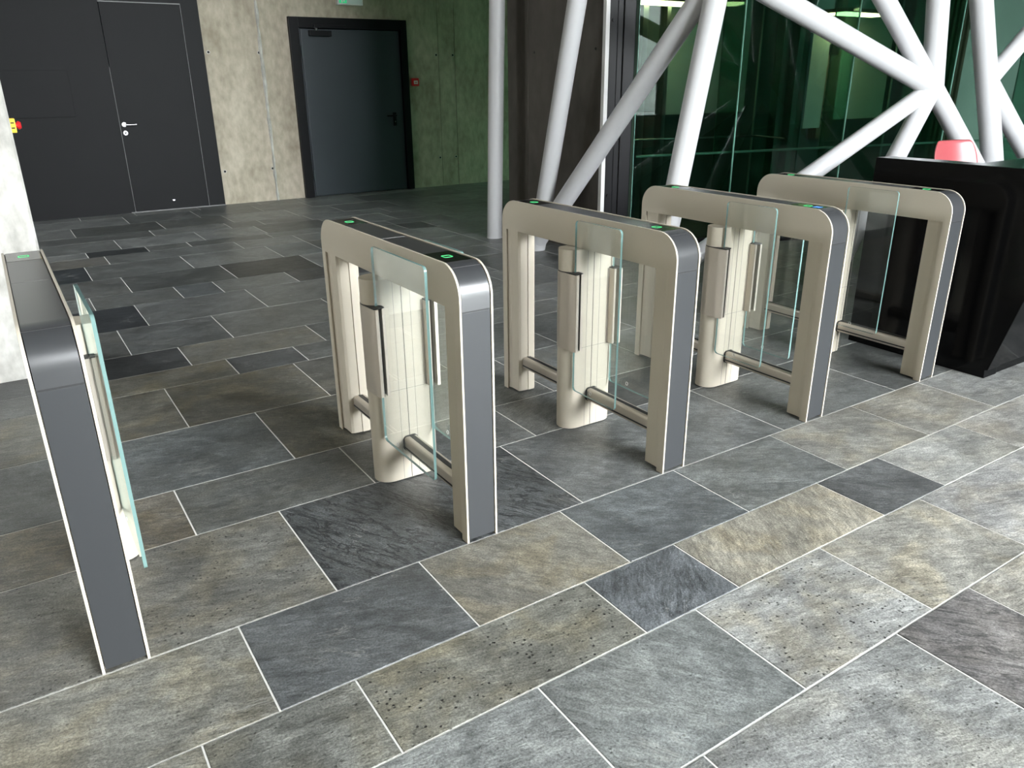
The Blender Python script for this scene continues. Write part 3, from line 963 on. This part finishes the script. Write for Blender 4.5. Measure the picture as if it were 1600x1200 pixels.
def pillar_poly(front=True):
    # inner column, recessed behind the side plates, with a stepped inner face and a centre groove
    y0, ym, y1 = 0.012, 0.122, 0.134
    x0, x1 = 0.013, TW - 0.013
    p = [(0.009, y0), (TW - .009, y0), (TW - .009, .040), (x1, .062), (x1, ym), (x1 - .014, y1), (.066, y1), (.066, y1 - .005),
         (.0625, y1 - .005), (.0625, y1 - .002), (x0 + .012, ym + .006), (x0, ym), (x0, .062), (.009, .040)]
    if not front:
        p = [(a, TL - b) for a, b in p][::-1]
    return p


def rail_meshes(ya, yb):
    body = MB().prism(rrect(.034, .092, .134, .194, .011, 4), ya, yb, 'y')
    strip = MB().box(.057, .077, ya, yb, .1925, .1948).box(.0328, .0345, ya, yb, .147, .154).box(.0915, .0932, ya, yb, .147, .154)
    return body.mesh('rail', 'champagne_metal', 40), strip.mesh('rail_groove', 'rubber')


def turnstile(loc, label, left=None, right=None, front_display=True, blue=False):
    T = empty('turnstile', loc)
    tag(T, label, 'turnstile', 'row of speed gates across the lobby')
    pp = plate_poly()
    part('side_plate', 'plL', lambda: MB().prism(pp, 0, .008, 'x').mesh('side_plate', 'champagne', 30, .0012), T)
    part('side_plate', 'plR', lambda: MB().prism(pp, TW - .008, TW, 'x').mesh('side_plate', 'champagne', 30, .0012), T)
    d = 0.003
    a, b = outline(d)
    part('front_panel', 'fp', lambda: MB().box(.0105, TW - .0105, d, .012, .012, .8490).mesh('front_panel', 'panel_grey', None, .001), T)
    part('back_panel', 'bp', lambda: MB().box(.0105, TW - .0105, TL - .012, TL - d, .012, .8490).mesh('back_panel', 'panel_grey', None, .001), T)
    part('inner_shell', 'ish', lambda: MB().box(.008, TW - .008, .06, TL - .06, BZ + .004, TH - .012)
         .box(.0145, TW - .0145, .0122, .030, .80, TH - .09).box(.02, TW - .02, TL - .07, TL - .014, .70, TH - .09).mesh('inner_shell', 'rubber'), T)
    part('cap_seam', 'smf', lambda: MB().box(.0105, TW - .0105, .0042, .0115, .8488, .8548).mesh('cap_seam', 'rubber'), T)
    part('cap_seam', 'smb', lambda: MB().box(.0105, TW - .0105, TL - .0115, TL - .0042, .8488, .8548).mesh('cap_seam', 'rubber'), T)
    part('beam_underside', 'bu', lambda: MB().box(.0085, TW - .0085, .03, TL - .03, BZ - .001, BZ + .0035).mesh('beam_underside', 'champagne'), T)
    zt = TH - d
    cf_end = .105 if front_display else .602
    capf = [(d, .8545)] + a + [(cf_end, zt)]
    part('end_cap', 'capf%s' % front_display, lambda: cover_strip(capf).mesh('end_cap', 'cap_grey', 35), T)
    if front_display:
        ds = part('display', 'dspf', lambda: MB().box(.0115, TW - .0115, .1065, .2645, zt - .006, zt + .0004).mesh('display', 'black_gloss'), T)
        part('symbol', 'symf', lambda: ring_mesh(.186, zt + .0012), ds)
        if blue:
            part('screen_message', 'blu', lambda: MB().box(.048, .080, .120, .152, zt, zt + .0012).mesh('screen_message', 'blue_glow'), ds)
        part('top_panel', 'tpf', lambda: MB().box(.0105, TW - .0105, .266, .602, zt - .005, zt).mesh('top_panel', 'cap_grey', None, .0008), T)
    part('top_panel', 'tpb', lambda: MB().box(.0105, TW - .0105, .604, .957, zt - .005, zt).mesh('top_panel', 'cap_grey', None, .0008), T)
    db = part('display', 'dspb', lambda: MB().box(.0115, TW - .0115, .9585, 1.1165, zt - .006, zt + .0004).mesh('display', 'black_gloss'), T)
    part('symbol', 'symb', lambda: ring_mesh(1.035, zt + .0012), db)
    capb = [(1.118, zt)] + b + [(TL - d, .8545)]
    part('end_cap', 'capb', lambda: cover_strip(capb).mesh('end_cap', 'cap_grey', 35), T)
    part('pillar', 'pif', lambda: MB().prism(pillar_poly(True), .008, BZ - .0012, 'z').mesh('pillar', 'champagne'), T)
    part('pillar', 'pib', lambda: MB().prism(pillar_poly(False), .008, BZ - .0012, 'z').mesh('pillar', 'champagne'), T)
    xa = PXA if left else .004
    xb = PXB if right else TW - .004
    ps = part('centre_post', 'post%s%s' % (bool(left), bool(right)),
              lambda: MB().prism(post_poly(xa, xb, PR, PCY), 0.004, BZ - .001, 'z').mesh('centre_post', 'champagne', 30, .0015), T)
    yfz = PCY - PR
    part('panel_seam', 'sm1', lambda: MB().box(.060, .0625, yfz - .0006, yfz + .002, .006, BZ - .003).mesh('panel_seam', 'rubber'), ps)
    part('panel_seam', 'sm2', lambda: MB().box(.026, .0272, yfz - .0004, yfz + .002, .006, BZ - .003).mesh('panel_seam', 'seam_grey'), ps)
    part('panel_seam', 'sm3', lambda: MB().box(.097, .0982, yfz - .0004, yfz + .002, .006, BZ - .003).mesh('panel_seam', 'seam_grey'), ps)
    part('panel_seam', 'sm4', lambda: MB().box(-.012, TW + .012, yfz - .0004, yfz + .002, .4005, .4017).mesh('panel_seam', 'seam_grey'), ps)
    for k, (ya, yb) in enumerate(((.130, yfz + .004), (PCY + PR - .004, 1.095))):
        key = 'rail%d' % k
        if key not in CACHE:
            CACHE[key], CACHE[key + 'g'] = rail_meshes(ya, yb)
        rl = part('rail', key, None, T)
        part('rail_groove', key + 'g', None, rl)
        ye = yfz if k == 0 else PCY + PR
        part('rail_collar', key + 'c', lambda: MB().prism(rrect(.030, .096, .131, .197, .018, 5), ye - .008, ye + .008, 'y').mesh('rail_collar', 'rubber', 40), rl)
    for sd, yfr in (('L', left), ('R', right)):
        if not yfr:
            continue
        c_ = part('hinge_clamp', 'cl' + sd, lambda: clamp_mesh(sd), T)
        part('clamp_shadow_gap', 'cg' + sd, lambda: gap_mesh(sd), c_)
        g_ = part('glass_wing', 'wg%s%.2f' % (sd, yfr), lambda: wing_mesh(sd, yfr), T)
        xc = -0.045 if sd == 'L' else TW + .045
        ym = yfr + .165 if yfr > .2 else yfr + .30

        def mark():
            m = MB()
            for r_, n_ in ((.0072, 18),):
                pts = [(xc - .0056, ym + r_ * math.cos(2 * math.pi * i / n_), .232 + 1.15 * r_ * math.sin(2 * math.pi * i / n_)) for i in range(n_ + 1)]
                m.tube(pts, .0011, 6, caps=False)
            return m.mesh('ring_mark', 'white_plastic')
        part('ring_mark', 'mk%s%.2f' % (sd, yfr), mark, g_)
    return T


XA, XB, XC, XD, XE = 0.0458, 1.2269, 2.1694, 3.1014, 4.0590
turnstile((XA, 0, 0), 'leftmost turnstile beside the pale concrete wall, cut by the photo edge', None, .135, front_display=False)
turnstile((XB, 0, 0), 'second turnstile from the left, with the longer glass wing on its left', .135, .265)
turnstile((XC, 0, 0), 'middle turnstile of the five, in front of the slender white column', .265, .265)
turnstile((XD, 0, 0), 'fourth turnstile from the left, blue and green light on its top display', .265, .265, blue=True)
turnstile((XE, 0, 0), 'rightmost turnstile directly beside the black reception desk', .265, None)

# ================================================================== STEEL
col1 = empty('steel_column', (4.41, 4.91, 0))
tag(col1, 'slender white steel column standing alone left of the lattice', 'column')
MB().tube([(0, 0, 0.006), (.20, 0, ROOM_H)], .078, 32).build('shaft', 'white_steel', col1, 40)
MB().tube([(0, 0, 0), (0, 0, .008)], .082, 32).build('base_ring', 'white_steel', col1, 40)

LAT = empty('steel_lattice', L0, 0)
tag(LAT, 'white tubular steel lattice of crossing struts in front of the green glass', 'lattice')


def lp(s, z, dn=0.0):
    return FD * s + FN * dn + Vector((0, 0, z))


P2 = Vector((4.41, 4.13, 0)) - L0
Tn = lp(.375, 2.30)
N_ = lp(2.473, 1.458)


def strut(a, b, r):
    MB().tube([a, b], r, 28).build('strut', 'white_steel', LAT, 40)


def ext(a, b, z):
    t = (z - a.z) / (b.z - a.z)
    return a + (b - a) * t


strut(P2 + Vector((0, 0, .002)), ext(P2, Vector((4.47, 3.63, 2.17)) - L0, 4.2), .082)
strut(P2 + Vector((0, -.03, .10)), Tn, .084)
strut(lp(0, .002), Tn, .086)
strut(Tn, ext(lp(0, 0), Tn, 4.2), .086)
strut(lp(.05, .03), N_, .072)
strut(N_, ext(N_, lp(.898, 2.087), 2.29), .082)
strut(N_, ext(N_, lp(1.848, 2.104), 4.2), .076)
strut(N_, ext(N_, lp(2.376, 2.114), 4.2), .086)
strut(ext(N_, lp(2.211, .912), .002), N_, .078)
strut(ext(N_, lp(2.92, .993), .002), N_, .080)
R1 = lp(3.06, 1.5)
strut(ext(lp(2.816, 2.122), lp(3.28, .873), .002), ext(lp(2.816, 2.122), lp(3.28, .873), 4.2), .088)
strut(R1, ext(lp(3.09, 1.5), lp(3.032, 2.126), 3.2) + FN * .5, .08)
strut(R1, lp(3.06, 1.5) + (lp(3.358, 1.829) - lp(3.06, 1.5)) * 3.2, .07)
strut(R1, lp(3.06, 1.5) + (lp(3.606, .961) - lp(3.06, 1.5)) * 2.7, .078)
for c, r in ((N_, .088), (Tn, .09)):
    o = MB().tube([c + FN * -.002 + Vector((0, 0, -.088)), c + Vector((0, 0, -.06)), c, c + Vector((0, 0, .06)), c + Vector((0, 0, .088))],
                  [.02, .07, r, .07, .02], 24).build('node', 'white_steel', LAT, 60)

# ================================================================== RECEPTION DESK
DK = empty('reception_desk', (4.388, -.17, 0))
tag(DK, 'glossy black reception desk with a slanted front at the right edge', 'desk')
sidep = [(.835, 0), (0, 0), (.004, .045), (-.012, .05), (-.255, 1.07), (-.262, 1.11), (.835, 1.11)]
MB().prism(sidep, 0, .135, 'x').build('side_panel', 'desk_black', DK, bevel=.003)
fr = [(.006, 0.001), (.010, .046), (-.006, .052), (-.249, 1.07), (-.215, 1.07), (.05, .05), (.05, 0.001)]
MB().prism(fr, .1355, 3.4, 'x').build('front_panel', 'desk_black', DK, bevel=.003)
MB().box(.1355, 3.4, -.258, .30, 1.075, 1.11).build('counter_top', 'desk_black', DK, bevel=.003)
MB().box(.20, 3.3, .06, .28, .70, .73).build('inner_shelf', 'desk_black', DK)

# ================================================================== CORAL CHAIR behind the desk
CH = empty('high_chair', (5.69, 0.75, 0.06), math.radians(-14))
tag(CH, 'coral red plastic shell chair behind the black reception desk', 'chair')
sm = MB()
NU, NV = 17, 15
for j in range(NV):
    v = j / (NV - 1)
    for i in range(NU):
        u = i / (NU - 1) * 2 - 1
        # seat pan for v<.5, back shell above
        if v < .5:
            q = v / .5
            y = -.20 + q * .36
            z = .70 + .015 * (1 - q) + .03 * u * u - .02 * math.sin(q * math.pi)
            w = .205
        else:
            q = (v - .5) / .5
            y = .16 + .09 * q - .05 * u * u * (1 - .3 * q)
            z = .70 + .03 * u * u * (1 - q) + .37 * q
            w = .205 - .01 * q
        rr = 1.0
        if v > .82:
            t = (v - .82) / .18
            rr = math.sqrt(max(0.0, 1 - (t * .62) ** 2))
        sm.v.append((u * w * rr, y, z))
for j in range(NV - 1):
    for i in range(NU - 1):
        k = j * NU + i
        sm.f.append((k, k + 1, k + NU + 1, k + NU)); sm.mi.append(0)
sh = sm.build('seat_shell', 'coral', CH, 60)
so = sh.modifiers.new('thickness', 'SOLIDIFY'); so.thickness = .012
ss = sh.modifiers.new('smooth', 'SUBSURF'); ss.levels = 1; ss.render_levels = 1
MB().tube([(0, 0, -.04), (0, 0, .69)], .025, 16).build('pedestal', 'chrome', CH, 40)
MB().tube([(0, 0, -.06), (0, 0, -.048), (0, 0, -.03)], [.20, .20, .04], 28).build('base', 'chrome', CH, 40)

# ================================================================== SMALL WALL FITTINGS
EB = empty('emergency_button', (.212, 3.05, 1.345))
tag(EB, 'yellow emergency stop box with a red mushroom button on the concrete edge', 'switch')
MB().box(.0, .028, -.035, .035, -.036, .036).build('housing', 'yellow', EB, bevel=.004)
MB().tube([(.028, 0, 0), (.036, 0, 0)], .014, 16).build('stem', 'red', EB, 40)
MB().tube([(.036, 0, 0), (.044, 0, 0), (.054, 0, 0)], [.020, .022, .015], 20).build('push_button', 'red', EB, 40)
for z in (.014, -.012):
    MB().box(.006, .022, -.0356, -.0348, z - .003, z + .003).build('label_text', 'frame_black', EB)

FA = empty('fire_call_point', (5.675, WALL_Y, 1.545))
tag(FA, 'small red fire call point on the concrete wall right of the dark door', 'alarm')
MB().box(-.055, .055, -.045, 0, -.055, .055).build('housing', 'red', FA, bevel=.006)
MB().box(-.030, .034, -.048, -.044, -.026, .022).build('break_glass', 'white_plastic', FA)
MB().box(-.018, .022, -.0492, -.0478, -.008, .002).build('mark', 'red', FA)

ES = empty('exit_sign', (4.72, WALL_Y, 2.545))
tag(ES, 'lit green and white emergency exit sign above the dark door', 'sign')
MB().box(-.185, .185, -.075, 0, 0.0, .20).build('housing', 'white_plastic', ES, bevel=.006)
fc = MB().box(-.172, .172, -.079, -.074, .014, .188).build('sign_face', 'sign_face', ES)
MB().box(-.165, -.055, -.0815, -.0785, .022, .18).build('green_field', 'exit_green', fc)
# running figure and arrow in plain shapes
MB().box(-.125, -.098, -.083, -.081, .06, .12).box(-.135, -.115, -.083, -.081, .028, .065).box(-.105, -.085, -.083, -.081, .04, .06) \
    .tube([(-.108, -.081, .14), (-.108, -.083, .14)], .013, 12).build('figure', 'white_plastic', fc)
